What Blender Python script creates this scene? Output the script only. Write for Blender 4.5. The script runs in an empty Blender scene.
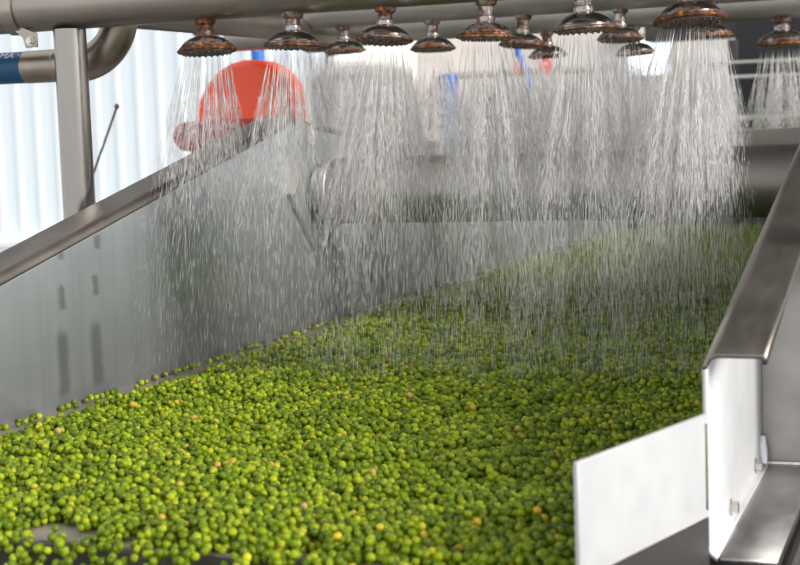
import bpy, bmesh, math, random
import numpy as np
from mathutils import Vector, Matrix

random.seed(7)
rng = np.random.default_rng(11)
S = bpy.context.scene
COL = S.collection
PI = math.pi
BED = 0.900                      # height of the tray bed above the floor

# ------------------------------------------------------------------ materials
def new_mat(name):
    m = bpy.data.materials.new(name)
    m.use_nodes = True
    nt = m.node_tree
    return m, nt, nt.nodes['Principled BSDF']

def nd(nt, kind, **kw):
    n = nt.nodes.new(kind)
    for k, v in kw.items():
        if k in n.inputs: n.inputs[k].default_value = v
        else: setattr(n, k, v)
    return n

def ramp(nt, fac, stops, interp='LINEAR'):
    r = nt.nodes.new('ShaderNodeValToRGB')
    r.color_ramp.interpolation = interp
    el = r.color_ramp.elements
    while len(el) < len(stops): el.new(0.5)
    for e, (p, c) in zip(el, stops):
        e.position = p
        e.color = (c[0], c[1], c[2], 1) if len(c) == 3 else c
    nt.links.new(fac, r.inputs['Fac'])
    return r

def noise(nt, scale, detail=4, rough=0.55, stretch=(1, 1, 1), coord='Object'):
    tc = nd(nt, 'ShaderNodeTexCoord')
    mp = nd(nt, 'ShaderNodeMapping')
    mp.inputs['Scale'].default_value = stretch
    nt.links.new(tc.outputs[coord], mp.inputs['Vector'])
    n = nd(nt, 'ShaderNodeTexNoise', Scale=scale, Detail=detail, Roughness=rough)
    nt.links.new(mp.outputs['Vector'], n.inputs['Vector'])
    return n

def steel(name, c0, c1, rough=(0.25, 0.45), scale=9, stretch=(1, 1, 1), metal=1.0, bump=0.03):
    m, nt, b = new_mat(name)
    n = noise(nt, scale, 6, 0.6, stretch)
    r = ramp(nt, n.outputs['Fac'], [(0.3, c0), (0.7, c1)])
    nt.links.new(r.outputs['Color'], b.inputs['Base Color'])
    n2 = noise(nt, scale * 4, 3, 0.6, stretch)
    mr = nd(nt, 'ShaderNodeMapRange')
    mr.inputs['To Min'].default_value, mr.inputs['To Max'].default_value = rough
    nt.links.new(n2.outputs['Fac'], mr.inputs['Value'])
    nt.links.new(mr.outputs['Result'], b.inputs['Roughness'])
    b.inputs['Metallic'].default_value = metal
    bp = nd(nt, 'ShaderNodeBump', Strength=bump, Distance=0.002)
    nt.links.new(n2.outputs['Fac'], bp.inputs['Height'])
    nt.links.new(bp.outputs['Normal'], b.inputs['Normal'])
    return m

def plain(name, c, rough=0.5, metal=0.0, var=0.12, scale=8):
    m, nt, b = new_mat(name)
    n = noise(nt, scale)
    r = ramp(nt, n.outputs['Fac'], [(0.3, [v * (1 - var) for v in c]), (0.7, [min(1, v * (1 + var)) for v in c])])
    nt.links.new(r.outputs['Color'], b.inputs['Base Color'])
    b.inputs['Roughness'].default_value = rough
    b.inputs['Metallic'].default_value = metal
    return m

M = {}
M['pipe'] = steel('pipe_steel', (.23, .20, .17), (.36, .325, .285), (.32, .5), 7, (.35, 1, 1))
M['dull_pipe'] = steel('dull_pipe_steel', (.34, .315, .285), (.48, .455, .42), (.42, .6), 8, (.35, 1, 1), metal=.75)
M['post'] = steel('post_steel', (.27, .245, .22), (.36, .33, .30), (.18, .26), 6, (1, 1, .2))
M['stub'] = steel('stub_steel', (.26, .20, .15), (.42, .38, .33), (.28, .45), 14)
M['drum'] = steel('drum_steel', (.33, .30, .27), (.46, .43, .39), (.42, .6), 6, (.3, 1, 1))
M['sheet'] = steel('sheet_steel', (.44, .41, .39), (.58, .56, .55), (.38, .52), 5, (1, .4, 1), metal=.8)
M['flange'] = steel('smeared_dim_flange_steel', (.20, .175, .15), (.36, .325, .29), (.30, .5), 16, (1, .25, 1), metal=.9)  # brown smears; base also darkened in place of a dim reflection
M['shelf'] = steel('scuffed_steel', (.30, .28, .265), (.46, .44, .425), (.3, .5), 14, (1, .5, 1), metal=.9)
M['bright'] = steel('sunlit_steel', (.54, .54, .545), (.62, .62, .625), (.45, .6), 10, metal=.5)  # sunlight on web and deflector plate worked into a paler base
M['bed'] = steel('bed_steel', (.42, .35, .31), (.60, .51, .46), (.4, .6), 12)
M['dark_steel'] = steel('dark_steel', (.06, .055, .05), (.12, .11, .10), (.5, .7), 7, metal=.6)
M['bolt'] = steel('bolt_steel', (.45, .43, .40), (.68, .66, .62), (.25, .4), 60)
M['weld'] = steel('weld_steel', (.80, .80, .80), (.86, .86, .86), (.35, .5), 120, bump=.3)

def wall_sheet():                     # the left panel: brushed steel, wet streaks and two pairs of dark marks
    m, nt, b = new_mat('marked_sheet_steel')
    n = noise(nt, 5, 6, .6, (1, .6, .9))
    r = ramp(nt, n.outputs['Fac'], [(.3, (.42, .46, .50)), (.7, (.54, .575, .61))])
    streak = noise(nt, 30, 4, .6, (1, 1.6, .08))
    rs = ramp(nt, streak.outputs['Fac'], [(.45, (1, 1, 1)), (.80, (.86, .84, .82))])
    mx = nd(nt, 'ShaderNodeMix', data_type='RGBA', blend_type='MULTIPLY')
    mx.inputs[0].default_value = 1
    nt.links.new(r.outputs['Color'], mx.inputs[6]); nt.links.new(rs.outputs['Color'], mx.inputs[7])
    tc = nd(nt, 'ShaderNodeTexCoord')
    sp = nd(nt, 'ShaderNodeSeparateXYZ')
    nt.links.new(tc.outputs['Object'], sp.inputs[0])
    wob = noise(nt, 45, 3)
    total = None
    # (centre y, half width, z low, z high) of each dark mark on the sheet
    for cy, hw, z0, z1 in ((1.692, .015, .915, 1.004), (1.775, .017, .915, 1.007), (1.697, .009, 1.030, 1.064), (1.781, .010, 1.041, 1.072), (1.70, .009, 1.098, 1.115), (1.79, .009, 1.105, 1.125)):
        def mth(op, a, bb):
            q = nd(nt, 'ShaderNodeMath', operation=op)
            for i, v in enumerate((a, bb)):
                if v is None: continue
                if isinstance(v, (int, float)): q.inputs[i].default_value = v
                else: nt.links.new(v, q.inputs[i])
            return q.outputs[0]
        def sm(v, lo, hi):
            q = nd(nt, 'ShaderNodeMapRange', interpolation_type='SMOOTHSTEP')
            q.inputs['From Min'].default_value, q.inputs['From Max'].default_value = lo, hi
            nt.links.new(v, q.inputs['Value'])
            return q.outputs['Result']
        w = mth('MULTIPLY', mth('SUBTRACT', wob.outputs['Fac'], .5), .012)
        dy = mth('ABSOLUTE', mth('SUBTRACT', mth('ADD', sp.outputs['Y'], w), cy), None)
        a = sm(dy, hw * 1.3, hw * .3)
        zc, zh = (z0 + z1) / 2, (z1 - z0) / 2
        dz = mth('ABSOLUTE', mth('SUBTRACT', mth('ADD', sp.outputs['Z'], w), zc - BED), None)
        c = sm(dz, zh * 1.1, zh * .75)
        k = mth('MULTIPLY', a, c)
        total = k if total is None else mth('MAXIMUM', total, k)
    sc = nd(nt, 'ShaderNodeMath', operation='MULTIPLY'); sc.inputs[1].default_value = .5
    nt.links.new(total, sc.inputs[0])
    m2 = nd(nt, 'ShaderNodeMix', data_type='RGBA')
    nt.links.new(sc.outputs[0], m2.inputs[0]); nt.links.new(mx.outputs[2], m2.inputs[6])
    m2.inputs[7].default_value = (.10, .10, .10, 1)
    nt.links.new(m2.outputs[2], b.inputs['Base Color'])
    b.inputs['Metallic'].default_value = .72
    b.inputs['Roughness'].default_value = .40
    return m
M['wall_sheet'] = wall_sheet()

def rusty(bias=0.0):
    m, nt, b = new_mat('rusty_chrome')
    tc = nd(nt, 'ShaderNodeTexCoord')
    sp = nd(nt, 'ShaderNodeSeparateXYZ'); nt.links.new(tc.outputs['Object'], sp.inputs[0])
    oi = nd(nt, 'ShaderNodeObjectInfo')
    ad = nd(nt, 'ShaderNodeVectorMath', operation='ADD')
    cmb = nd(nt, 'ShaderNodeCombineXYZ')
    nt.links.new(oi.outputs['Random'], cmb.inputs['X']); nt.links.new(oi.outputs['Random'], cmb.inputs['Y'])
    nt.links.new(tc.outputs['Object'], ad.inputs[0]); nt.links.new(cmb.outputs[0], ad.inputs[1])
    n = nd(nt, 'ShaderNodeTexNoise', Scale=45, Detail=6, Roughness=.65)
    nt.links.new(ad.outputs[0], n.inputs['Vector'])
    # more rust low on the dome (rim) and on the neck
    mr = nd(nt, 'ShaderNodeMapRange')
    mr.inputs['From Min'].default_value, mr.inputs['From Max'].default_value = -.001, .009
    mr.inputs['To Min'].default_value, mr.inputs['To Max'].default_value = .17, -.10
    nt.links.new(sp.outputs['Z'], mr.inputs['Value'])
    s1 = nd(nt, 'ShaderNodeMath', operation='ADD')
    nt.links.new(n.outputs['Fac'], s1.inputs[0]); nt.links.new(mr.outputs[0], s1.inputs[1])
    mn = nd(nt, 'ShaderNodeMapRange')
    mn.inputs['From Min'].default_value, mn.inputs['From Max'].default_value = .018, .030
    mn.inputs['To Min'].default_value, mn.inputs['To Max'].default_value = 0, .17
    nt.links.new(sp.outputs['Z'], mn.inputs['Value'])
    s0 = nd(nt, 'ShaderNodeMath', operation='ADD')
    nt.links.new(s1.outputs[0], s0.inputs[0]); nt.links.new(mn.outputs[0], s0.inputs[1])
    s1 = s0
    s2 = nd(nt, 'ShaderNodeMath', operation='MULTIPLY_ADD')
    s2.inputs[1].default_value = .08; s2.inputs[2].default_value = -.04 + bias
    nt.links.new(oi.outputs['Random'], s2.inputs[0])
    s3 = nd(nt, 'ShaderNodeMath', operation='ADD')
    nt.links.new(s1.outputs[0], s3.inputs[0]); nt.links.new(s2.outputs[0], s3.inputs[1])
    mask = ramp(nt, s3.outputs[0], [(.50, (0, 0, 0)), (.64, (1, 1, 1))])
    n2 = nd(nt, 'ShaderNodeTexNoise', Scale=130, Detail=4)
    nt.links.new(ad.outputs[0], n2.inputs['Vector'])
    rc = ramp(nt, n2.outputs['Fac'], [(.34, (.022, .010, .006)), (.54, (.11, .038, .014)), (.72, (.45, .17, .03))])
    mx = nd(nt, 'ShaderNodeMix', data_type='RGBA')
    nt.links.new(mask.outputs['Color'], mx.inputs[0])
    mx.inputs[6].default_value = (.34, .31, .29, 1)
    nt.links.new(rc.outputs['Color'], mx.inputs[7])
    nt.links.new(mx.outputs[2], b.inputs['Base Color'])
    iv = nd(nt, 'ShaderNodeMath', operation='MULTIPLY_ADD'); iv.inputs[1].default_value = -.85; iv.inputs[2].default_value = 1
    nt.links.new(mask.outputs['Color'], iv.inputs[0]); nt.links.new(iv.outputs[0], b.inputs['Metallic'])
    ro = nd(nt, 'ShaderNodeMath', operation='MULTIPLY_ADD'); ro.inputs[1].default_value = .4; ro.inputs[2].default_value = .22
    nt.links.new(mask.outputs['Color'], ro.inputs[0]); nt.links.new(ro.outputs[0], b.inputs['Roughness'])
    bp = nd(nt, 'ShaderNodeBump', Strength=.35, Distance=.001)
    nt.links.new(n2.outputs['Fac'], bp.inputs['Height']); nt.links.new(bp.outputs['Normal'], b.inputs['Normal'])
    return m
M['rusty'] = rusty()
RUST = {b: rusty(b) for b in (-.07, .0, .05, .16)}
M['nozzle'] = steel('nozzle_metal', (.06, .04, .03), (.22, .17, .14), (.4, .6), 90, metal=.7)

def pea_mat(name, stops):
    m, nt, b = new_mat(name)
    g = nd(nt, 'ShaderNodeNewGeometry'); oi = nd(nt, 'ShaderNodeObjectInfo')
    a = nd(nt, 'ShaderNodeMath', operation='ADD'); f = nd(nt, 'ShaderNodeMath', operation='FRACT')
    nt.links.new(g.outputs['Random Per Island'], a.inputs[0]); nt.links.new(oi.outputs['Random'], a.inputs[1])
    nt.links.new(a.outputs[0], f.inputs[0])
    r = ramp(nt, f.outputs[0], stops)
    nt.links.new(r.outputs['Color'], b.inputs['Base Color'])
    b.inputs['Roughness'].default_value = .2
    b.inputs['Specular IOR Level'].default_value = .22
    return m
GREENS = [(0, (.060, .098, .002)), (.35, (.112, .168, .003)), (.7, (.180, .245, .004)), (1, (.31, .360, .010))]
M['pea'] = pea_mat('pea_skin', GREENS)
M['pea_mass'] = pea_mat('pea_mass_skin', [(0, (.060, .098, .002)), (.34, (.112, .168, .003)), (.68, (.180, .245, .004)), (.982, (.31, .360, .010)), (.985, (.42, .36, .02)), (.996, (.46, .28, .04)), (1, (.45, .27, .12))])
M['pea_yellow'] = pea_mat('pea_yellow_skin', [(0, (.50, .46, .02)), (.5, (.56, .44, .025)), (1, (.60, .40, .03))])
M['pea_tan'] = pea_mat('pea_tan_skin', [(0, (.56, .36, .17)), (.5, (.50, .26, .08)), (1, (.62, .43, .26))])

m, nt, b = new_mat('white_water')     # aerated water: milky, wet surface
b.inputs['Base Color'].default_value = (.98, .96, .95, 1)
b.inputs['Roughness'].default_value = .12
b.inputs['Specular IOR Level'].default_value = .6
tr = nd(nt, 'ShaderNodeBsdfTranslucent'); tr.inputs['Color'].default_value = (.98, .96, .95, 1)
mx = nd(nt, 'ShaderNodeMixShader'); mx.inputs[0].default_value = .45
out = [n for n in nt.nodes if n.type == 'OUTPUT_MATERIAL'][0]
nt.links.new(b.outputs[0], mx.inputs[1]); nt.links.new(tr.outputs[0], mx.inputs[2]); tp = nd(nt, 'ShaderNodeBsdfTransparent'); m3 = nd(nt, 'ShaderNodeMixShader'); m3.inputs[0].default_value = .34
nt.links.new(mx.outputs[0], m3.inputs[1]); nt.links.new(tp.outputs[0], m3.inputs[2]); nt.links.new(m3.outputs[0], out.inputs['Surface'])
S.cycles.transparent_max_bounces = 48
M['water'] = m

M['red'] = plain('red_paint', (.93, .085, .025), .38, var=.05)
M['dark_red'] = plain('dark_red_paint', (.33, .035, .03), .5)
M['hose'] = plain('blue_hose_rubber', (.0, .060, .15), .45)
M['blue'] = plain('blue_plastic', (.02, .14, .50), .4)
M['pale_blue'] = plain('pale_blue_plastic', (.30, .45, .75), .4)
M['ink'] = plain('white_print', (.62, .68, .72), .6, var=.03)
M['white_panel'] = plain('white_corrugated_panel', (.86, .92, .955), .5, var=.01, scale=1.5)
M['white_plastic'] = plain('white_plastic', (.85, .85, .84), .5)
M['beige_wall'] = plain('beige_wall_paint', (.76, .72, .69), .8, var=.05, scale=1.2)
M['concrete'] = plain('concrete', (.30, .29, .27), .85, var=.25, scale=2.5)
M['roof'] = plain('roof_sheet', (.085, .078, .070), .7, var=.1, scale=1)
M['gap_dark'] = plain('gap_dark', (.030, .026, .024), .6)  # darkness of the gap under the deflector, put in as colour
M['black'] = plain('black_rubber', (.012, .012, .014), .55)
M['rail'] = plain('pale_rail_paint', (.46, .43, .40), .5)
M['leaf'] = plain('wet_greens', (.12, .25, .02), .5)

# ------------------------------------------------------------------ mesh building
class MB:
    def __init__(s): s.v = []; s.f = []
    def add(s, vs, fs):
        o = len(s.v); s.v += [tuple(p) for p in vs]; s.f += [tuple(i + o for i in q) for q in fs]; return s
    def box(s, x0, x1, y0, y1, z0, z1):
        vs = [(x, y, z) for z in (z0, z1) for y in (y0, y1) for x in (x0, x1)]
        return s.add(vs, [(0, 2, 3, 1), (4, 5, 7, 6), (0, 1, 5, 4), (2, 6, 7, 3), (0, 4, 6, 2), (1, 3, 7, 5)])
    def prism(s, pts, axis, a0, a1):        # closed outline in the two other axes, extruded along axis
        n = len(pts); vs = []
        for a in (a0, a1):
            for p, q in pts:
                vs.append({'x': (a, p, q), 'y': (p, a, q), 'z': (p, q, a)}[axis])
        fs = [tuple(range(n)), tuple(range(2 * n - 1, n - 1, -1))]
        fs += [(i, (i + 1) % n, n + (i + 1) % n, n + i) for i in range(n)]
        return s.add(vs, fs)
    def tube(s, path, r, seg=24, caps=True):    # round bar along a path; r one number or one per point
        path = [Vector(p) for p in path]; n = len(path)
        rs = r if isinstance(r, (list, tuple)) else [r] * n
        ref = None; vs = []
        for i, p in enumerate(path):
            t = (path[min(i + 1, n - 1)] - path[max(i - 1, 0)]).normalized()
            if ref is None:
                ref = Vector((0, 0, 1)) if abs(t.z) < .9 else Vector((1, 0, 0))
            u = (ref - t * ref.dot(t)).normalized(); w = t.cross(u); ref = u
            for k in range(seg):
                a = 2 * PI * k / seg
                vs.append(p + (u * math.cos(a) + w * math.sin(a)) * rs[i])
        fs = [(i * seg + k, i * seg + (k + 1) % seg, (i + 1) * seg + (k + 1) % seg, (i + 1) * seg + k) for i in range(n - 1) for k in range(seg)]
        if caps: fs += [tuple(range(seg - 1, -1, -1)), tuple((n - 1) * seg + k for k in range(seg))]
        return s.add(vs, fs)
    def lathe(s, prof, seg=36, c=(0, 0, 0), closed=False):     # (radius, height) about vertical axis
        vs = []; n = len(prof)
        for r, z in prof:
            for k in range(seg):
                a = 2 * PI * k / seg
                vs.append((c[0] + r * math.cos(a), c[1] + r * math.sin(a), c[2] + z))
        fs = [(i * seg + k, i * seg + (k + 1) % seg, (i + 1) * seg + (k + 1) % seg, (i + 1) * seg + k) for i in range(n - 1) for k in range(seg)]
        fs += [tuple(range(seg - 1, -1, -1)), tuple((n - 1) * seg + k for k in range(seg))]
        return s.add(vs, fs)
    def hexbolt(s, c, axis, r, h):
        d = Vector(axis).normalized()
        return s.tube([Vector(c), Vector(c) + d * h], r, 6).tube([Vector(c) - d * .001, Vector(c) + d * h * .25], r * 1.35, 20)
    def build(s, name, mat, parent=None, loc=None, bevel=0, sharp=35, solid=0):
        base = root_loc(parent) if parent is not None else Vector(loc or (0, 0, 0))
        me = bpy.data.meshes.new(name)
        me.from_pydata([tuple(Vector(p) - base) for p in s.v], [], s.f)
        bm = bmesh.new(); bm.from_mesh(me); bmesh.ops.recalc_face_normals(bm, faces=bm.faces); bm.to_mesh(me); bm.free()
        me.polygons.foreach_set('use_smooth', [True] * len(me.polygons))
        me.set_sharp_from_angle(angle=math.radians(sharp))
        me.materials.append(mat)
        o = bpy.data.objects.new(name, me); COL.objects.link(o)
        if parent is not None: o.parent = parent
        else: o.location = base
        if solid:
            q = o.modifiers.new('thickness', 'SOLIDIFY'); q.thickness = solid; q.offset = 0
        if bevel:
            q = o.modifiers.new('edge', 'BEVEL'); q.width = bevel; q.segments = 2; q.limit_method = 'ANGLE'
        return o

def root_loc(o):
    v = Vector((0, 0, 0))
    while o is not None: v += o.location; o = o.parent
    return v

def tag(o, label=None, cat=None, group=None, kind=None):
    for k, v in (('label', label), ('category', cat), ('group', group), ('kind', kind)):
        if v: o[k] = v
    return o

def thing(name, loc, label, cat, group=None, kind=None):
    o = bpy.data.objects.new(name, None); COL.objects.link(o)
    o.location = loc; o.empty_display_size = .05
    return tag(o, label, cat, group, kind)

# ------------------------------------------------------------------ the room
def struct(name, mb, mat, label=None, cat=None, **kw):
    return tag(mb.build(name, mat, **kw), label, cat, kind='structure')

struct('floor', MB().box(-10, 6, -4, 9, -.1, 0), M['concrete'], 'grey concrete factory floor under the machine', 'floor')
struct('ceiling', MB().box(-2.7, 2.4, -3.0, 9, 5.0, 5.1), M['roof'], 'dark sheet roof above the washing line', 'ceiling')
w = MB()                                                # ribbed panels: one profile extruded upward
pts = []; x = -10.0
while x < -2.78:
    pts += [(x, 6.5), (x + .086, 6.5), (x + .092, 6.492), (x + .112, 6.492), (x + .118, 6.5)]
    x += .118
pts += [(-2.76, 6.5), (-2.76, 6.6), (-10, 6.6)]
w.prism(pts, 'z', .80, 2.5)
struct('wall_back', w, M['white_panel'], 'white ribbed metal sheet wall behind the upright pipe', 'wall', sharp=20)
struct('wall_added_left', MB().box(-10, -2.76, 6.40, 6.6, 2.5, 5.1), M['roof'], 'added dark upper wall, out of view, dimming reflections in the steel', 'wall')  # added out of view so the flanges reflect something dark
struct('wall_plinth', MB().box(-10, -2.76, 6.46, 6.6, 0, .765), M['white_panel'], 'pale plinth below the white ribbed wall', 'wall')
struct('trim_1', MB().box(-10, -2.76, 6.44, 6.6, .765, .80), M['white_plastic'], 'pale ledge along the foot of the white ribbed wall', 'trim', bevel=.004)
struct('wall_rear', MB().box(-2.76, 6, 7.6, 7.7, 0, 2.5), M['beige_wall'], 'greyish beige wall far behind the shower heads', 'wall')
struct('wall_added_rear', MB().box(-2.76, 6, 7.5, 7.7, 2.5, 5.0), M['roof'], 'added dark upper rear wall, out of view, dimming reflections in the steel', 'wall')  # unseen dark upper wall added for dimmer reflections in the flanges
struct('wall_return', MB().box(-2.76, -2.70, 6.5, 7.6, 0, 5.0), M['beige_wall'], 'short beige wall closing the gap beside the white sheets', 'wall')

# ------------------------------------------------------------------ the washing tray (one welded machine)
XL, XR = -1.115, -.203
def ztop_l(y): return 1.089 + .2206 * (y - 1.565) if y < 2.46 else max(1.286 - .100 * (y - 2.46), 1.10)
def ztop_r(y): return 1.048 + .205 * (y - 1.28) if y < 2.46 else 1.290  # far part held high, out of view, to shade the far peas

tray = thing('pea_washing_tray', (-.66, 2.6, 0), 'stainless steel washing tray with sloping sides, full of green peas', 'washing machine')

bed = MB()
outline = [(XL, 1.10), (-.266, 1.10), (XR - .003, 1.295), (XR, 5.2), (XL, 5.2)]
bed.prism(outline, 'z', BED - .004, BED)
bed.build('tray_bed', M['bed'], tray)
MB().box(XL, -.262, 1.094, 1.0995, BED - .07, BED - .004).build('lip_shade', M['dark_steel'], tray)  # dark strip standing in for the shadow on the lip front

def side(xw, sgn, ys, ztop, zlow, bottom):   # bent sheet: flange, web and foot flange, following the sloping top
    R = .012; fl = .062 if sgn < 0 else .050
    out = []
    for sect in ('flange', 'web', 'foot'):
        rings = []
        for y in ys:
            zt = ztop(y); p = []
            if sect == 'flange':
                p = [(xw + sgn * fl, zt - .007), (xw + sgn * fl, zt), (xw + sgn * (fl - .002), zt)]
                p += [(xw + sgn * (R - R * math.sin(PI / 2 * k / 6)), zt - R + R * math.cos(PI / 2 * k / 6)) for k in range(7)]
            elif sect == 'web':
                p = [(xw + sgn * (R - R * math.sin(PI / 2 * k / 6)), zt - R + R * math.cos(PI / 2 * k / 6)) for k in (6,)]
                p += [(xw, zt - R - .001)]
                p += [(xw, zlow + R + .001)] if bottom else []
                p += [(xw + sgn * (R - R * math.cos(PI / 2 * k / 6)), zlow + R - R * math.sin(PI / 2 * k / 6)) for k in range(6)] if bottom else [(xw, zlow)]
            elif bottom:
                p = [(xw + sgn * (R - R * math.cos(PI / 2 * k / 6)), zlow + R - R * math.sin(PI / 2 * k / 6)) for k in (5, 6)] + [(xw + sgn * .0585, zlow)]
            rings.append([(a, y, b) for a, b in p])
        mb = MB(); n = len(rings[0])
        if n:
            mb.add([q for r in rings for q in r], [(i * n + k, i * n + k + 1, (i + 1) * n + k + 1, (i + 1) * n + k) for i in range(len(rings) - 1) for k in range(n - 1)])
        out.append(mb)
    return out
ysl = [.95, 1.2, 1.5, 1.8, 2.1, 2.3, 2.44, 2.46, 2.50, 2.7, 2.95, 3.4, 5.2]
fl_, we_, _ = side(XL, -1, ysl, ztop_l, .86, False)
o = we_.build('side_panel', M['wall_sheet'], tray, solid=.004)
o.data.transform(Matrix.Translation((-.66, 2.6, -BED))); o.location = (.66, -2.6, BED)     # marks are placed in this sheet's own space
o['label'] = 'tall left side sheet with dark marks'
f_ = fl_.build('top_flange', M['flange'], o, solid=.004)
ysr = [1.278, 1.45, 1.65, 1.9, 2.126, 2.3, 2.44, 2.46, 2.50, 2.7, 2.95, 3.4, 5.2]
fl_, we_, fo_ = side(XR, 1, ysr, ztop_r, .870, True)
o = we_.build('side_panel', M['bright'], tray, solid=.004)
o['label'] = 'right side channel with bare web, sunlight in its colour'; rside = o
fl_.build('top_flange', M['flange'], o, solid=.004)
fo_.build('foot_flange', M['shelf'], o, solid=.004)
# bolts through the web, weld seams
for y in (1.403, 1.587):
    MB().hexbolt((XR + .001, y, .885), (1, 0, 0), .0062, .009).build('bolt', M['bolt'], rside)
wb = MB()
for i in range(26):
    z = 1.100 - .0035 * i
    wb.add(*(lambda c: ([(c[0] + .0035 * math.cos(a) * math.cos(e), c[1] + .0035 * math.sin(a) * math.cos(e), c[2] + .0028 * math.sin(e)) for e in (-1.2, -.5, .5, 1.2) for a in [PI * 2 * k / 8 for k in range(8)]],
        [(r * 8 + k, r * 8 + (k + 1) % 8, r * 8 + 8 + (k + 1) % 8, r * 8 + 8 + k) for r in range(3) for k in range(8)] + [tuple(range(7, -1, -1)), tuple(range(24, 32))]))((XR + .004, 1.650 + random.uniform(-.0008, .0008), z)))
wb.build('weld_bead', M['weld'], rside)
wb = MB()
wb.tube([(XR + .003, 1.645, .905), (XR + .004, 1.64, .888), (XR + .006, 1.636, .876)], [.004, .006, .004], 10)
wb.build('weld_bead', M['weld'], rside)
# gusset plate across the channel
g = MB().prism([(XR + .002, .872), (-.085, .872), (-.085, 1.20), (-.150, 1.20), (-.150, 1.117), (XR + .002, 1.117)], 'y', 1.655, 1.659)
g.build('gusset_plate', M['shelf'], tray, bevel=.0008)
MB().box(-.088, -.082, 1.585, 1.66, .872, 1.20).build('stiffener', M['bright'], tray, bevel=.001)
MB().tube([(XR + .006, 1.652, .874), (-.09, 1.652, .874)], .003, 8).build('weld_bead', M['weld'], tray)
# flared deflector plate at the mouth of the right channel
a = Vector((-.2045, 1.277)); c = Vector((-.2675, 1.068)); d = (c - a).normalized(); nrm = Vector((-d.y, d.x)) * .004
dp = MB()
top, low = .998, .908
dp.add([(a.x, a.y, low), (c.x, c.y, low), (c.x, c.y, top), (a.x, a.y, top), (a.x + nrm.x, a.y + nrm.y, low), (c.x + nrm.x, c.y + nrm.y, low), (c.x + nrm.x, c.y + nrm.y, top), (a.x + nrm.x, a.y + nrm.y, top)],
       [(0, 1, 2, 3), (7, 6, 5, 4), (0, 4, 5, 1), (1, 5, 6, 2), (2, 6, 7, 3), (3, 7, 4, 0)])
dp.build('deflector_plate', M['bright'], tray, bevel=.0006)
ap = MB(); q = nrm * 1.6
ap.add([(p.x - sx * 0 + q.x * m_, p.y + q.y * m_, z) for z in (.78, .9075) for m_ in (-.6, .6) for p in (a, c) for sx in (0,)], [(0, 1, 3, 2), (4, 6, 7, 5), (0, 4, 5, 1), (2, 3, 7, 6), (0, 2, 6, 4), (1, 5, 7, 3)])
ap.build('dark_gap_fill', M['gap_dark'], tray)  # added dark sheet standing in for the dark gap under the deflector
MB().tube([(-.2035, 1.273, .915), (-.2035, 1.273, .990)], .003, 8).build('weld_bead', M['stub'], tray)
# cross drum bridging the sides
drum = MB().tube([(-1.075, 2.56, 1.150), (-.207, 2.56, 1.150)], .0605, 48).build('cross_drum', M['drum'], tray)
cap = MB()
cap.tube([(-1.110, 2.56, 1.150), (-1.090, 2.56, 1.150)], .045, 40)
cap.tube([(-1.092, 2.56, 1.150), (-1.086, 2.56, 1.150), (-1.076, 2.56, 1.150), (-1.074, 2.56, 1.150)], [.056, .062, .0635, .0605], 48)
cap.build('end_collar', M['sheet'], drum)
# bent end stiffener standing in from the left sheet, and the rear cross beam
st = MB()
def bar(p, q, wx, wy):
    (y0, z0), (y1, z1) = p, q
    st.add([(XL, y0, z0), (XL + wx, y0, z0), (XL + wx, y0 + wy, z0), (XL, y0 + wy, z0), (XL, y1, z1), (XL + wx, y1, z1), (XL + wx, y1 + wy, z1), (XL, y1 + wy, z1)],
           [(0, 1, 2, 3), (7, 6, 5, 4), (0, 4, 5, 1), (1, 5, 6, 2), (2, 6, 7, 3), (3, 7, 4, 0)])
bar((2.415, 1.152), (2.495, 1.272), .022, .006)
bar((2.535, 1.030), (2.415, 1.152), .010, .006)
bar((2.560, .90), (2.535, 1.030), .010, .006)
st.build('end_stiffener', M['drum'], tray)
MB().box(XL, XR, 2.93, 2.99, 1.205, 1.236).build('rear_beam', M['drum'], tray, bevel=.002)
MB().box(XL, XR, 5.196, 5.20, .90, 1.10).build('back_plate', M['dark_steel'], tray)
# carrying frame under the tray
MB().box(XL - .03, -.150, 1.33, 1.39, .76, .857).build('frame_beam', M['dark_steel'], tray, bevel=.003)
MB().box(XL - .03, -.150, 4.0, 4.06, .76, .857).build('frame_beam', M['dark_steel'], tray, bevel=.003)
for x in (XL - .03, -.20):
    MB().box(x, x + .05, 1.39, 4.0, .80, .855).build('frame_rail', M['dark_steel'], tray)
for x in (XL - .03, -.20):
    for y in (1.335, 4.005):
        MB().box(x, x + .05, y, y + .05, 0, .765).build('leg', M['dark_steel'], tray, bevel=.003)

# receiving chute under the lip
ch = thing('receiving_chute', (-.66, .9, 0), 'dark metal chute below the tray lip where the peas drop', 'chute')
MB().box(-1.15, -.12, .60, 1.30, .70, .704).build('chute_floor', M['dark_steel'], ch)
for x in (-1.15, -.124):
    MB().box(x, x + .004, .60, 1.30, .704, .80).build('chute_side', M['dark_steel'], ch)
for x in (-1.12, -.17):
    for y in (.65, 1.22):
        MB().box(x, x + .03, y, y + .03, 0, .70).build('leg', M['dark_steel'], ch)
# ribbed black belt beside the shelf of the right channel
bl = thing('side_conveyor', (-.05, 1.6, 0), 'black ribbed belt conveyor beside the right channel of the tray', 'conveyor')
mb = MB(); mb.box(-.138, .25, 1.0, 2.2, .83, .84)
for i in range(24): mb.box(-.13, .25, 1.02 + .05 * i, 1.028 + .05 * i, .84, .846)
mb.build('belt', M['black'], bl)
MB().box(-.1385, -.134, 1.0, 1.62, .835, .852).build('belt_edge_strip', M['bolt'], bl)
for x in (-.10, .2):
    for y in (1.05, 2.1): MB().box(x, x + .04, y, y + .04, 0, .83).build('leg', M['dark_steel'], bl)

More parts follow.
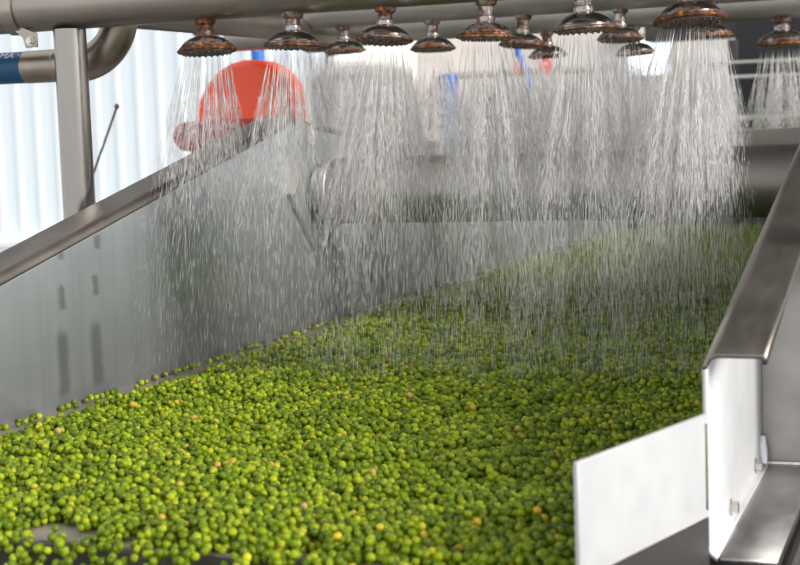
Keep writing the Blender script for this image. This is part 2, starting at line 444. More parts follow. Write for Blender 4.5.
# ------------------------------------------------------------------ spray pipework
pw = thing('spray_pipework', (-1.2465, 1.96, 1.45), 'brownish steel spray pipework spanning above the tray', 'pipes')
MB().tube([(-2.3, 1.96, 1.459), (.45, 1.96, 1.459)], .038, 40).build('front_pipe', M['pipe'], pw)
MB().tube([(-1.45, 2.75, 1.499), (.45, 2.75, 1.499)], .0365, 32).build('middle_pipe', M['dull_pipe'], pw)
MB().tube([(-1.55, 3.10, 1.488), (.45, 3.10, 1.488)], .0355, 32).build('rear_pipe', M['dull_pipe'], pw)
MB().tube([(-1.215, 2.00, 1.452), (-1.215, 3.08, 1.472)], .0255, 32).build('feed_pipe', M['pipe'], pw)
el = []
cx, cz, r = -1.280, 1.452, .078
for k in range(17):
    a = -PI / 2 + PI / 2 * k / 16
    el.append((cx + r * math.cos(a), 2.035, cz + r * math.sin(a)))
MB().tube(el, .0272, 32).build('elbow', M['stub'], pw)
e = MB().tube([(-1.280, 2.035, 1.374), (-1.314, 2.035, 1.374)], .0272, 32)
e.tube([(-1.318, 2.035, 1.374), (-1.314, 2.035, 1.374), (-1.308, 2.035, 1.374), (-1.302, 2.035, 1.374)], [.0272, .0285, .0285, .0272], 32)
e.tube([(-1.312, 2.035, 1.374), (-1.374, 2.035, 1.374)], .0255, 32)
e.build('hose_stub', M['stub'], pw)

post = thing('upright_pipe', (-1.2465, 1.96, 0), 'shiny upright steel pipe standing outside the left side sheet', 'post')
MB().tube([(-1.2465, 1.96, .008), (-1.2465, 1.96, 1.4215)], .0245, 36).build('pole', M['post'], post)
MB().box(-1.30, -1.193, 1.905, 2.015, 0, .008).build('base_plate', M['post'], post, bevel=.001)

cl = thing('pipe_clamp', (-1.345, 1.96, 1.42), 'steel strap clamp with a bolted tab on the front pipe', 'clamp')
ring = []
mb = MB(); seg = 40; vs = []
for x in (-1.345, -1.321):
    for rr in (.0384, .0412):
        for k in range(seg):
            aa = 2 * PI * k / seg
            vs.append((x, 1.96 + rr * math.cos(aa), 1.459 + rr * math.sin(aa)))
fs = []
for k in range(seg):
    n = (k + 1) % seg
    fs += [(k, n, seg + n, seg + k), (2 * seg + k, 3 * seg + k, 3 * seg + n, 2 * seg + n), (seg + k, seg + n, 3 * seg + n, 3 * seg + k), (k, 2 * seg + k, 2 * seg + n, n)]
mb.add(vs, fs); mb.build('strap', M['stub'], cl)
MB().prism([(-1.338, 1.430), (-1.322, 1.430), (-1.292, 1.418), (-1.292, 1.397), (-1.312, 1.397), (-1.316, 1.412)], 'y', 1.940, 1.944).build('tab', M['stub'], cl, bevel=.0008)
MB().hexbolt((-1.3025, 1.940, 1.4065), (0, -1, 0), .005, .006).build('bolt', M['bolt'], cl)

# blue hose entering from the left, with white print
hz = thing('blue_hose', (-1.374, 2.035, 1.374), 'thick dark blue hose with white print entering from the left', 'hose')
MB().tube([(-1.374, 2.035, 1.374), (-1.5, 2.035, 1.375), (-1.7, 2.036, 1.378), (-2.0, 2.04, 1.33), (-2.25, 2.06, 1.1), (-2.4, 2.1, .6), (-2.5, 2.12, .03), (-3.2, 2.2, .03)], .0248, 32).build('hose_body', M['hose'], hz)
def lettering(txt, size, mat, parent, mat_world, name='lettering'):
    cu = bpy.data.curves.new('txt', 'FONT'); cu.body = txt; cu.size = size; cu.extrude = .0004; cu.align_x = 'RIGHT'; cu.align_y = 'CENTER'
    t = bpy.data.objects.new('txt', cu); COL.objects.link(t)
    bpy.context.view_layer.update()
    me = bpy.data.meshes.new_from_object(t.evaluated_get(bpy.context.evaluated_depsgraph_get()))
    bpy.data.objects.remove(t)
    me.transform(Matrix.Translation(-root_loc(parent)) @ mat_world)
    me.materials.clear(); me.materials.append(mat); me.name = name
    o = bpy.data.objects.new(name, me); COL.objects.link(o); o.parent = parent
    return o
tilt = math.radians(48)
lettering('MA ·', .019, M['ink'], hz, Matrix.Translation((-1.376, 2.035 - .0249 * math.cos(tilt), 1.374 + .0249 * math.sin(tilt))) @ Matrix.Rotation(PI / 2 - tilt, 4, 'X'))

# ------------------------------------------------------------------ shower heads
def head_parts(root, hgt):
    dome = MB()
    dome.lathe([(.0115, .0225), (.0125, .0195), (.019, .0180), (.026, .0150), (.0325, .0105), (.0365, .0062), (.0372, .0050), (.0368, .0044), (.0392, .0036), (.0397, .0022), (.0393, .0016), (.0420, .0004), (.0428, -.0016), (.0410, -.0034), (.0380, -.0038)], 40)
    d = dome.build('dome', M['rusty'], None); d.parent = root
    nk = MB()
    nk.lathe([(.0095, .019), (.0125, .0205), (.0130, .025), (.0120, .028), (.0105, .029), (.0105, hgt - .009), (.0145, hgt - .006), (.0165, hgt + .001)], 24)
    n_ = nk.build('neck', M['rusty'], None); n_.parent = root
    pl = MB()
    pl.lathe([(.0378, -.0030), (.0378, -.0046), (.001, -.0052)], 36)
    for R_, c_ in ((.001, 1), (.0085, 6), (.017, 12), (.0255, 18), (.0335, 24)):
        for k in range(c_):
            a_ = 2 * PI * k / c_
            pl.lathe([(.0013, -.0046), (.0011, -.0068), (.0006, -.0070)], 6, (R_ * math.cos(a_), R_ * math.sin(a_), 0))
    p_ = pl.build('nozzle_plate', M['nozzle'], None); p_.parent = root

HEADS = [
    # x, y, z rim, scale, tilt x, tilt y, hgt, label, group
    (-1.018, 1.96, 1.379, .98, 2, 3, 'leftmost shower head on the front pipe, dome browned all over with rust', 'front'),
    (-.882, 1.96, 1.379, .95, 2, 0, 'front-pipe shower head second from the left, spraying in front of the red cover', 'front'),
    (-.743, 1.96, 1.379, .91, 3, 5, 'front-pipe shower head third from the left, grey dome with an orange rust patch', 'front'),
    (-.597, 1.96, 1.375, .92, 3, -2, 'front-pipe shower head fourth from the left, thick orange rust around its rim', 'front'),
    (-.461, 1.96, 1.378, .98, 4, 2, 'front-pipe shower head second from the right, mostly clean grey dome with banded edge', 'front'),
    (-.323, 1.96, 1.381, 1.08, 4, 6, 'widest shower head, at the right end of the front pipe, dark rusty rim', 'front'),
    (-1.126, 2.75, 1.418, .93, 2, 2, 'small shower head on the middle pipe, first from the left', 'middle'),
    (-.944, 2.75, 1.413, 1.0, 2, 0, 'shower head on the middle pipe between the third and fourth front heads', 'middle'),
    (-.767, 2.75, 1.410, 1.0, 3, 4, 'shower head on the middle pipe just right of the orange-rimmed front head', 'middle'),
    (-.581, 2.75, 1.411, .97, 3, 3, 'shower head on the middle pipe tucked behind the clean grey front head', 'middle'),
    (-.420, 2.75, 1.408, 1.0, 3, 3, 'shower head on the middle pipe peeping out behind the widest head', 'middle'),
    (-1.325, 3.10, 1.448, .95, 2, 2, 'dark rusty shower head on the rear pipe, furthest left', 'rear'),
    (-.809, 3.10, 1.406, .95, 2, 0, 'shower head on the rear pipe, low behind the second head from the right', 'rear'),
    (-.624, 3.10, 1.402, .95, 3, 4, 'shower head on the rear pipe, lowest rim, beside the bright window', 'rear'),
    (-.327, 3.10, 1.406, 1.22, 2, 0, 'shower head at the right end of the rear pipe, in front of the dark machine', 'rear'),
]
PZ = {'front': 1.459, 'middle': 1.499, 'rear': 1.488}; PR = {'front': .038, 'middle': .0365, 'rear': .0355}
heads = []
proto = {}
for x, y, z, sc, tx, ty, label, row in HEADS:
    tx -= 4
    h = thing('shower_head', (x, y, z), label, 'shower head', 'shower heads hanging from the spray pipes')
    sc *= 1.04; h.scale = (sc, sc, sc)
    h.rotation_euler = (math.radians(tx), math.radians(ty), random.uniform(0, 6))
    need = round((PZ[row] - PR[row] - z) / sc + .002, 3)
    if need not in proto:
        proto[need] = h
        head_parts(h, need)
    else:
        for c_ in proto[need].children:
            q = c_.copy(); COL.objects.link(q); q.parent = h
    for c_ in h.children:
        if c_.name.startswith('nozzle'): continue
        c_.material_slots[0].link = 'OBJECT'
        c_.material_slots[0].material = RUST[{0: .16, 1: .0, 2: .0, 3: .05, 4: -.07, 5: .05, 11: .16, 14: .05}.get(len(heads), .0)]
    heads.append((h, x, y, z, sc, tx, ty, row))

# ------------------------------------------------------------------ water
NBR = 29
def spray(x, y, z, sc, tx, ty, label, dens):
    R3 = Matrix.Rotation(math.radians(ty), 3, 'Y') @ Matrix.Rotation(math.radians(tx), 3, 'X')
    V = []; Fc = []
    def strand(p, q, r):            # spindle of water from p to q
        d = q - p; L = d.length
        if L < 1e-5: return
        d = d / L
        u = d.orthogonal().normalized(); w_ = d.cross(u)
        m_ = p + (q - p) * random.uniform(.35, .65)
        o_ = len(V)
        V.append(p)
        for k in range(3):
            a_ = 2 * PI * k / 3; V.append(m_ + (u * math.cos(a_) + w_ * math.sin(a_)) * r)
        V.append(q)
        for k in range(3):
            n_ = (k + 1) % 3
            Fc.append((o_, o_ + 1 + n_, o_ + 1 + k)); Fc.append((o_ + 4, o_ + 1 + k, o_ + 1 + n_))
    for R_, c_ in ((.001, 1), (.0085, 6), (.017, 12), (.0255, 18), (.0335, 24)):
        for k in range(c_):
            a_ = 2 * PI * k / c_ + random.uniform(-.1, .1)
            loc = R3 @ Vector((R_ * math.cos(a_), R_ * math.sin(a_), -.008)) * sc + Vector((x, y, z))
            s_ = .02 + .21 * R_ / .0335
            s_ *= random.uniform(.55, 1.25)
            if random.random() < .06: s_ *= 1.6
            dr = R3 @ Vector((s_ * math.cos(a_) + random.gauss(0, .02), s_ * math.sin(a_) + random.gauss(0, .02), -1))
            v0 = random.uniform(1.7, 2.5)
            vel = dr * v0
            def pos(t, j=None):
                p_ = loc + vel * t + Vector((0, 0, -4.9 * t * t))
                return p_
            def speed(t): return math.hypot(vel.length, 9.8 * t)
            tfix = random.uniform(.012, .04)
            # unbroken thread near the nozzle
            t = 0; rr = random.uniform(.00045, .00075) * (sc ** .5)
            while t < tfix:
                dt = .014
                strand(pos(t), pos(t + dt * 2.2), rr); t += dt
            # then it breaks up, and every branch drifts apart
            for br in range(NBR):
                t2 = t * random.uniform(.6, 1)
                jit = Vector((random.gauss(0, .10), random.gauss(0, .10), random.gauss(0, .12)))
                while True:
                    t2 += random.expovariate(1) * .0075 / dens + .001
                    tt = t2 - tfix * .6
                    off = jit * max(0, tt)  + Vector((random.gauss(0, .0022), random.gauss(0, .0022), 0)) * min(1, tt * 12)
                    p_ = pos(t2) + off
                    if p_.z < BED + .012: break
                    if p_.x < XL + .004 and p_.y < 4.3:
                        if p_.z < ztop_l(p_.y): p_.x = XL + random.uniform(.003, .007)
                    if (p_.y - 2.56) ** 2 + (p_.z - 1.15) ** 2 < .064 ** 2: continue
                    fall = z - p_.z
                    fade = 1 / (1 + (fall / .23) ** 4)
                    if random.random() > .14 + .86 * fade: continue
                    dur = random.uniform(.002, .0095)
                    q_ = pos(t2 + dur) + off
                    if q_.z < BED + .008: q_ = p_ + (q_ - p_) * .3
                    if q_.x < XL + .003: q_.x = XL + .003
                    strand(p_, q_, random.uniform(.00013, .00035) * (.32 + .68 * fade))
    me = bpy.data.meshes.new('water_spray')
    base = Vector((x, y, z))
    va = np.array([tuple(p - base) for p in V], dtype=np.float32); fa = np.array(Fc, dtype=np.int32)
    me.vertices.add(len(va)); me.vertices.foreach_set('co', va.ravel())
    me.loops.add(fa.size); me.loops.foreach_set('vertex_index', fa.ravel())
    me.polygons.add(len(fa)); me.polygons.foreach_set('loop_start', np.arange(0, fa.size, 3, dtype=np.int32))
    me.update(calc_edges=True)
    me.polygons.foreach_set('use_smooth', np.ones(len(fa), dtype=bool))
    me.materials.append(M['water'])
    o_ = bpy.data.objects.new('water_spray', me); COL.objects.link(o_); o_.location = base
    tag(o_, label, 'water', 'sprays of water from the shower heads', 'stuff')
LW = ['under the leftmost rusty front head, against the left sheet', 'of the second front head, crossing the red cover', 'of the third front head from the left',
      'of the fourth front head with the orange rim', 'of the clean grey head second from right', 'of the widest head at the right of the front pipe',
      'of the first middle-pipe head beside the white conduit', 'of the middle-pipe head before the blue barrel', 'of the middle-pipe head right of the orange-rimmed one',
      'of the middle-pipe head behind the clean grey head', 'of the middle-pipe head behind the widest head', 'of the rear-pipe head furthest left',
      'of the rear-pipe head behind the second front head from right', 'of the rear-pipe head beside the bright window', 'of the rear-pipe head at right, before the dark machine']
sprayed = []
for (h, x, y, z, sc, tx, ty, row), lb in zip(heads, LW):
    spray(x, y, z, sc, tx, ty, 'white falling water ' + lb, (.42, .58, 1.15, 1.25, 1.3, 1.4)[len(sprayed)] if row == 'front' else 1.15)
    sprayed.append(row)

# ------------------------------------------------------------------ peas
def ico(sub):
    bm = bmesh.new(); bmesh.ops.create_icosphere(bm, subdivisions=sub, radius=1)
    bm.verts.ensure_lookup_table()
    v = np.array([tuple(q.co) for q in bm.verts]); f = np.array([[q.index for q in p.verts] for p in bm.faces], dtype=np.int32)
    bm.free(); return v, f
P0 = .0041                                # mean pea radius
def bumpz(x, y):
    return .0022 * (np.sin(x * 23 + y * 9) + np.sin(y * 31 - x * 17 + 1.3) + np.sin(x * 47 + 2) * .6)
def vnoise(x, y, s, k):
    return (np.sin(x * s + k) * np.cos(y * s * 1.13 - k * 2) + np.sin(x * s * 2.3 - y * s * 1.7 + k * 3) * .6 + np.sin(x * s * .7 + y * s * 2.9 + k) * .5) / 2.1
def right_edge(y): return np.where(y < 1.285, -.268 + (y - 1.10) * (.059 / .185), XR) - .008
def layer(pitch, y0, y1, zoff, keep, jit):
    xs = np.arange(XL + .005, XR, pitch); ys = np.arange(y0, y1, pitch * .866)
    X, Y = np.meshgrid(xs, ys)
    X = X + (np.arange(len(ys)) % 2)[:, None] * pitch / 2
    X = (X + rng.normal(0, jit * pitch, X.shape)).ravel(); Y = (Y + rng.normal(0, jit * pitch, Y.shape)).ravel()
    k = keep(X, Y) & (X < right_edge(Y)) & (X > XL + .005)
    X, Y = X[k], Y[k]
    Z = BED + zoff + rng.normal(0, .0009, X.shape)
    return np.stack([X, Y, Z], 1)
def bare(X, Y):                             # bare metal: a ragged strip off the left sheet and patches by the lip
    d = X - XL
    strip = (d > .014 + .006 * vnoise(X, Y, 40, 1)) & (d < .052 + .014 * vnoise(X, Y, 14, 2)) & (vnoise(X * 0, Y, 11, .4) > -.55)
    far = (d < .05 * np.clip(Y - 2.5, 0, 1.5)) 
    lip = np.zeros(X.shape, bool)
    for cx_, cy_, rx_, ry_ in ((-.885, 1.255, .020, .030), (-.765, 1.122, .026, .030), (-.722, 1.118, .015, .026), (-.905, 1.19, .012, .024), (-.672, 1.112, .010, .020), (-.50, 1.108, .010, .014)):
        lip |= ((X - cx_) / rx_) ** 2 + ((Y - cy_) / ry_) ** 2 < 1 + .5 * vnoise(X, Y, 90, 1.7)
    return strip | lip
def sparse_wall(X, Y): return (X - XL < .014) & (rng.random(X.shape) > .45 + .4 * vnoise(X * 0, Y, 17, 3))
base_keep = lambda X, Y: ~bare(X, Y) & ~sparse_wall(X, Y)
def thick(X, Y): return (X - XL > .075 + .02 * vnoise(X, Y, 12, 5)) & ~bare(X, Y)
YN, YM = 1.80, 2.5
L1 = layer(.0080, 1.098, YN, P0, base_keep, .13)
L2 = layer(.0086, 1.102, YN, P0 + .0058, lambda X, Y: thick(X, Y) & (rng.random(X.shape) < .80), .20)
L3 = layer(.0096, 1.112, YN, P0 + .0108, lambda X, Y: thick(X, Y) & (vnoise(X, Y, 16, 4) + rng.normal(0, .35, X.shape) > .10), .22)
L3[:, 2] += 0
M1 = layer(.0081, YN, 5.19, P0, base_keep, .13)
M2 = layer(.0089, YN, 5.19, P0 + .0058, lambda X, Y: thick(X, Y) & (rng.random(X.shape) < .8), .20)
M3 = layer(.0100, YN, 3.2, P0 + .0108, lambda X, Y: thick(X, Y) & (vnoise(X, Y, 16, 4) + rng.normal(0, .35, X.shape) > .1), .22)
# peas tipping over the lip
nf = 900
fx = rng.uniform(XL + .02, -.27, nf); s_ = rng.random(nf) ** 1.3
FALL = np.stack([fx, 1.096 - .004 - .065 * s_, BED + .004 - .085 * s_ ** 1.6 + rng.normal(0, .004, nf)], 1)
FALL[:, 1] -= .006

CAMP = Vector((0, 0, 1.24))
yaw, pit, rol = math.radians(20.5), math.radians(5.43), math.radians(2.0)
fw = Vector((-math.sin(yaw) * math.cos(pit), math.cos(yaw) * math.cos(pit), -math.sin(pit)))
rt = Vector((math.cos(yaw), math.sin(yaw), 0)); up = rt.cross(fw)
RT = rt * math.cos(rol) - up * math.sin(rol); UP = up * math.cos(rol) + rt * math.sin(rol)
def in_view(Pt):
    d_ = Pt - np.array(CAMP); zc = d_ @ np.array(fw)
    px = 400 + 1500 * (d_ @ np.array(RT)) / zc; py = 282.5 - 1500 * (d_ @ np.array(UP)) / zc
    return zc, px, py

near = np.concatenate([L1, L2, L3, FALL]); lay = np.concatenate([np.full(len(L1), 1), np.full(len(L2), 2), np.full(len(L3), 3), np.full(len(FALL), 3)])
zc, px, py = in_view(near)
# a base pea is covered if one of the upper layers sits close above it
cand = (px > 3) & (px < 573) & (py > 10) & (py < 562)
ok = np.where(cand)[0]; ok = ok[np.argsort(zc[ok])][:1400]
upper = near[(lay >= 2) & (near[:, 1] < 1.4)]
pick = []
for i in ok:
    p_ = near[i]
    dd = np.linalg.norm(upper - p_, axis=1)
    dv = upper - p_
    tocam = np.array(CAMP) - p_; tocam /= np.linalg.norm(tocam)
    along = dv @ tocam; perp = np.linalg.norm(dv - along[:, None] * tocam, axis=1)
    if ((along > .002) & (along < .03) & (perp < .0042)).sum() >= 1: continue
    pick.append(i)
    if len(pick) == 300: break
pick = np.array(pick)

def dimple(v):                               # a pea is a slightly flattened ball with a small hollow
    v = v.copy(); k = np.clip((v[:, 2] - .8) / .2, 0, 1)
    v[:, 2] -= .10 * k; return v
vs3, fs3 = ico(3)
protos = []
for i in range(4):
    v = dimple(vs3) * np.array([1, random.uniform(.9, 1), random.uniform(.86, .97)]) * P0
    me = bpy.data.meshes.new('pea'); me.from_pydata(v.tolist(), [], fs3.tolist())
    me.polygons.foreach_set('use_smooth', [True] * len(fs3))
    me.materials.append(M['pea']); protos.append(me)
random.seed(23)
first = []
for me in protos:
    first.append(bpy.data.objects.new('pea', me))
for n_, i in enumerate(pick):
    src = first[n_ % 4]
    o = src.copy() if n_ >= 4 else src
    COL.objects.link(o)
    o.location = near[i]
    s = random.uniform(.88, 1.14); o.scale = (s, s, s)
    o.rotation_euler = (random.uniform(0, 6.28), random.uniform(0, 6.28), random.uniform(0, 6.28))
    u_ = random.random() if n_ >= 4 else 1.0
    if u_ < .022:
        o.material_slots[0].link = 'OBJECT'; o.material_slots[0].material = M['pea_yellow']
        tag(o, 'yellowed pea among the green ones close to the front lip of the tray', 'pea', 'yellowed peas by the front lip')
    elif u_ < .032:
        o.material_slots[0].link = 'OBJECT'; o.material_slots[0].material = M['pea_tan']
        tag(o, 'pale tan pea among the green ones close to the front lip of the tray', 'pea', 'pale tan peas by the front lip')
    else:
        tag(o, 'wet green pea close to the front lip of the tray', 'pea', 'green peas by the front lip')

def mass(sets):
    V = []; Fc = []; off = 0
    for pts_, sub in sets:
        v, f = ico(sub)
        if sub >= 2: v = dimple(v)
        n = len(pts_)
        sc_ = rng.uniform(.86, 1.14, (n, 1)) * P0 * (1.06 if sub == 1 else 1)
        # random rotations from quaternions
        q = rng.normal(size=(n, 4)); q /= np.linalg.norm(q, axis=1)[:, None]
        w_, a, b_, c = q.T
        R = np.stack([np.stack([1 - 2 * (b_ * b_ + c * c), 2 * (a * b_ - c * w_), 2 * (a * c + b_ * w_)], 1),
                      np.stack([2 * (a * b_ + c * w_), 1 - 2 * (a * a + c * c), 2 * (b_ * c - a * w_)], 1),
                      np.stack([2 * (a * c - b_ * w_), 2 * (b_ * c + a * w_), 1 - 2 * (a * a + b_ * b_)], 1)], 1)
        el_ = np.stack([np.ones(n), rng.uniform(.9, 1, n), rng.uniform(.86, .97, n)], 1) * sc_
        W = np.einsum('nij,nvj->nvi', R, v[None] * el_[:, None, :]) + pts_[:, None, :]
        V.append(W.reshape(-1, 3)); Fc.append((f[None] + (np.arange(n) * len(v))[:, None, None] + off).reshape(-1, 3)); off += n * len(v)
    V = np.concatenate(V).astype(np.float32); Fc = np.concatenate(Fc).astype(np.int32)
    base = np.array([-.66, 2.6, BED], dtype=np.float32); V -= base
    me = bpy.data.meshes.new('pea_mass')
    me.vertices.add(len(V)); me.vertices.foreach_set('co', V.ravel())
    me.loops.add(Fc.size); me.loops.foreach_set('vertex_index', Fc.ravel())
    me.polygons.add(len(Fc)); me.polygons.foreach_set('loop_start', np.arange(0, Fc.size, 3, dtype=np.int32))
    me.update(calc_edges=True)
    me.polygons.foreach_set('use_smooth', np.ones(len(Fc), dtype=bool))
    me.materials.append(M['pea_mass'])
    o = bpy.data.objects.new('pea_mass', me); COL.objects.link(o); o.location = base.tolist()
    tag(o, 'thick layer of wet green peas covering the tray bed behind the front row', 'peas', 'peas on the tray', 'stuff')
rest = np.ones(len(near), bool); rest[pick] = False
mid = np.concatenate([M1, M2, M3]); far = mid[:, 1] > YM
mass([(near[rest], 2), (mid[~far], 2), (mid[far], 1)])

# ------------------------------------------------------------------ things behind the tray
rc = thing('red_machine_cover', (-1.55, 3.2, 0), 'bright red domed machine cover behind the peak of the left sheet', 'machine cover')
prof = [(-1.680, 1.250), (-1.683, 1.300), (-1.668, 1.345), (-1.645, 1.385), (-1.615, 1.413), (-1.580, 1.430), (-1.545, 1.437), (-1.510, 1.434), (-1.480, 1.422), (-1.455, 1.402), (-1.436, 1.375), (-1.427, 1.345), (-1.430, 1.310), (-1.440, 1.25)]
prof = [tuple(Vector(prof[max(i - 1, 0)]) * (1 - t) * .0 + Vector(prof[i]) * (1 - t) + Vector(prof[i + 1]) * t) for i in range(len(prof) - 1) for t in (0, .5)] + [prof[-1]]
MB().prism(prof, 'y', 3.15, 3.25).build('dome', M['red'], rc, bevel=.014, sharp=60)
MB().box(-1.690, -1.45, 3.142, 3.26, 1.18, 1.300).build('band', M['dark_red'], rc, bevel=.006)
MB().tube([(-1.695, 3.135, 1.265), (-1.695, 3.26, 1.265)], [.034, .034], 28).build('motor_end', M['dark_red'], rc, bevel=.003)
MB().box(-1.750, -1.69, 3.15, 3.25, 1.14, 1.205).build('foot', M['dark_red'], rc, bevel=.006)
MB().box(-1.74, -1.46, 3.16, 3.24, .0, 1.18).build('stand', M['dark_steel'], rc, bevel=.004)

bh = thing('blue_hose', (-2.39, 5.0, 0), 'bright blue hose with white marks hanging above the red cover', 'hose')
MB().tube([(-2.40, 5.0, 4.98), (-2.40, 5.0, 2.6), (-2.395, 5.0, 1.9), (-2.392, 5.0, 1.6), (-2.392, 5.0, 1.45)], .024, 20).build('hose_body', M['blue'], bh)
mk = MB()
for k, wd in enumerate((.016, .007, .013, .016, .006)): mk.box(-2.386 - wd / 2 + .004, -2.386 + wd / 2, 4.974, 4.977, 1.578 + .011 * k, 1.583 + .011 * k)
mk.build('print_marks', M['ink'], bh)
MB().tube([(-2.392, 5.0, 1.455), (-2.392, 5.0, 1.40), (-2.392, 5.05, 1.35), (-2.392, 5.15, 1.33)], .02, 16).build('hose_end', M['stub'], bh)

rd = thing('control_lever', (-1.87, 3.0, 0), 'thin slanted lever rod with a small rusty knob before the white wall', 'lever')
MB().tube([(-1.900, 3.0, .85), (-1.867, 3.0, 1.184), (-1.796, 3.0, 1.333)], .0028, 10).build('rod', M['dark_steel'], rd)
kn = MB(); kn.lathe([(.0008, -.0065), (.004, -.005), (.0066, 0), (.004, .005), (.0008, .0065)], 16, (-1.794, 3.0, 1.338)); kn.build('knob', M['rusty'], rd)
MB().box(-1.95, -1.85, 2.95, 3.05, 0, .86).build('pedestal', M['dark_steel'], rd, bevel=.004)

wc = thing('white_conduit', (-2.097, 5.0, 0), 'narrow white conduit standing behind the peak of the left sheet', 'pipe')
MB().box(-2.112, -2.080, 4.985, 5.015, .02, 1.545).build('duct', M['white_plastic'], wc, bevel=.003)
MB().box(-2.13, -2.06, 4.97, 5.03, 0, .02).build('foot', M['white_plastic'], wc)

bb = thing('blue_barrel', (-1.665, 5.0, 0), 'tall blue plastic drum seen through the water behind the tray', 'barrel')
MB().lathe([(.034, .0), (.036, .01), (.037, .3), (.039, .31), (.037, .32), (.037, .8), (.039, .81), (.037, .82), (.036, 1.44), (.030, 1.46)], 28, (-1.665, 5.0, 0)).build('body', M['blue'], bb)
MB().lathe([(.0395, 1.24), (.041, 1.25), (.041, 1.30), (.0395, 1.31)], 28, (-1.660, 4.996, 0)).build('pale_band', M['pale_blue'], bb)
b2 = thing('blue_hose', (-1.37, 5.0, 0), 'thin blue hose looped behind the middle pipe, right of the blue drum', 'hose')
MB().tube([(-1.53, 5.0, .0), (-1.53, 5.0, 1.30), (-1.52, 5.0, 1.36), (-1.49, 5.0, 1.38), (-1.44, 5.0, 1.36), (-1.40, 5.0, 1.355), (-1.375, 5.0, 1.39), (-1.385, 5.0, 1.46), (-1.41, 5.0, 1.52), (-1.41, 5.0, 1.9), (-1.41, 5.0, 4.98)], .012, 14).build('hose_body', M['blue'], b2)

# rear services: a pale pipe with two red handwheels
rp = thing('valve_pipe', (-2.0, 7.4, 0), 'pale pipe with two small red handwheels on the rear wall', 'pipe')
MB().tube([(-2.5, 7.45, 1.56), (-1.7, 7.45, 1.56)], .02, 16).build('pipe_run', M['rail'], rp)
MB().tube([(-2.45, 7.45, 0), (-2.45, 7.45, 1.57)], .02, 16).build('pipe_drop', M['rail'], rp)
for x in (-2.08, -1.945):
    ring = [(x + .028 * math.cos(2 * PI * k / 24), 7.40, 1.585 + .028 * math.sin(2 * PI * k / 24)) for k in range(25)]
    wl = MB().tube(ring, .007, 10); wl.box(x - .028, x + .028, 7.396, 7.404, 1.581, 1.589); wl.tube([(x, 7.45, 1.57), (x, 7.39, 1.585)], .006, 8)
    wl.build('handwheel', M['red'], rp)

# window in the rear wall
m_, nt_, b_ = new_mat('daylight_glass'); b_.inputs['Base Color'].default_value = (.8, .88, .95, 1); b_.inputs['Emission Color'].default_value = (.80, .90, 1, 1); b_.inputs['Emission Strength'].default_value = 1.1; b_.inputs['Roughness'].default_value = .2
wn = thing('window_1', (-1.40, 7.6, 1.6), 'bright small window in the rear wall beside the widest spray', 'window', kind='structure')
MB().box(-1.56, -1.34, 7.575, 7.598, 1.52, 1.70).build('pane', m_, wn)
fr = MB()
for q in ((-1.59, -1.56, 1.49, 1.73), (-1.34, -1.31, 1.49, 1.73), (-1.56, -1.34, 1.49, 1.52), (-1.56, -1.34, 1.70, 1.73)): fr.box(q[0], q[1], 7.56, 7.6, q[2], q[3])
fr.build('window_frame', M['rail'], wn)

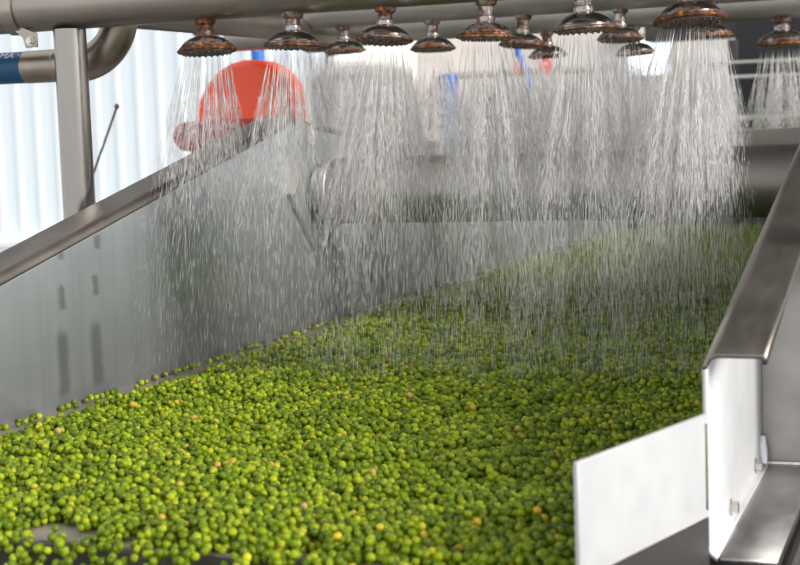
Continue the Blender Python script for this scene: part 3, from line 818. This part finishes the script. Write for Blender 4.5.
# dark machine beyond the tray at the right
dm = thing('dark_machine', (-.25, 5.6, 0), 'dark machine frame with pale rails beyond the right end of the tray', 'machine')
MB().box(-.76, .6, 5.45, 5.85, .0, 1.20).build('body', M['dark_steel'], dm, bevel=.006)
MB().box(-.76, .6, 5.60, 5.85, 1.20, 1.75).build('upper_body', M['black'], dm, bevel=.006)
for z0, z1 in ((1.463, 1.474), (1.412, 1.424), (1.268, 1.284), (1.210, 1.235)):
    MB().box(-.78, .6, 5.35, 5.41, z0, z1).build('rail', M['rail'], dm, bevel=.002)
for x in (-.76, .3):
    MB().box(x, x + .03, 5.41, 5.45, 1.15, 1.55).build('upright', M['dark_steel'], dm)
MB().box(-.78, .6, 5.35, 5.45, 1.15, 1.21).build('shelf', M['dark_steel'], dm)
lf = MB()
for k in range(30):
    x_, z_, r_ = random.uniform(-.70, -.50), random.uniform(1.236, 1.40), random.uniform(.004, .011)
    x_ += 0
    if z_ > 1.30 and random.random() < .6: z_ = random.uniform(1.236, 1.30)
    lf.add([(x_ + r_ * math.cos(a_), 5.585, z_ + r_ * 1.4 * math.sin(a_)) for a_ in [PI * k2 / 3 for k2 in range(6)]] + [(x_, 5.575, z_), (x_, 5.60, z_)],
           [(k2, (k2 + 1) % 6, 6) for k2 in range(6)] + [((k2 + 1) % 6, k2, 7) for k2 in range(6)])
lo = lf.build('clinging_pods', M['leaf'], dm); lo['kind'] = 'stuff'; lo['label'] = 'green scraps clinging to the dark machine'
bm_ = tag(MB().box(-1.15, .8, 5.9, 6.05, 1.590, 1.80).build('cross_beam', M['dark_steel'], None, bevel=.004), 'dark roof-hung beam crossing behind the rear pipe at right', 'beam')

# ------------------------------------------------------------------ light: daylight through the open right and front sides
W = bpy.data.worlds.new('sky'); S.world = W; W.use_nodes = True
bg = W.node_tree.nodes['Background']
bg.inputs['Color'].default_value = (.92, .96, 1.0, 1); bg.inputs['Strength'].default_value = 1.4
sun = bpy.data.lights.new('sun', 'SUN'); sun.energy = 5.0; sun.angle = math.radians(24); sun.color = (1, .96, .90)
so = bpy.data.objects.new('sun', sun); COL.objects.link(so)
sd = Vector((1.0, -.22, .46)).normalized()            # towards the sun: low over the open right side
so.rotation_euler = sd.to_track_quat('Z', 'Y').to_euler(); so.location = (5, -2, 4)

# ------------------------------------------------------------------ camera
cam = bpy.data.cameras.new('camera'); co = bpy.data.objects.new('camera', cam); COL.objects.link(co)
co.matrix_world = Matrix(((RT.x, UP.x, -fw.x, 0), (RT.y, UP.y, -fw.y, 0), (RT.z, UP.z, -fw.z, CAMP.z), (0, 0, 0, 1)))
cam.sensor_width = 36; cam.sensor_fit = 'HORIZONTAL'; cam.lens = 36 * 1500 / 800
cam.clip_start = .05; cam.clip_end = 100
cam.dof.use_dof = True; cam.dof.focus_distance = 1.95; cam.dof.aperture_fstop = 10
S.camera = co
S.view_settings.view_transform = 'Standard'; S.view_settings.look = 'None'; S.view_settings.exposure = 0.0; S.view_settings.gamma = 1
S.view_settings.use_curve_mapping = False
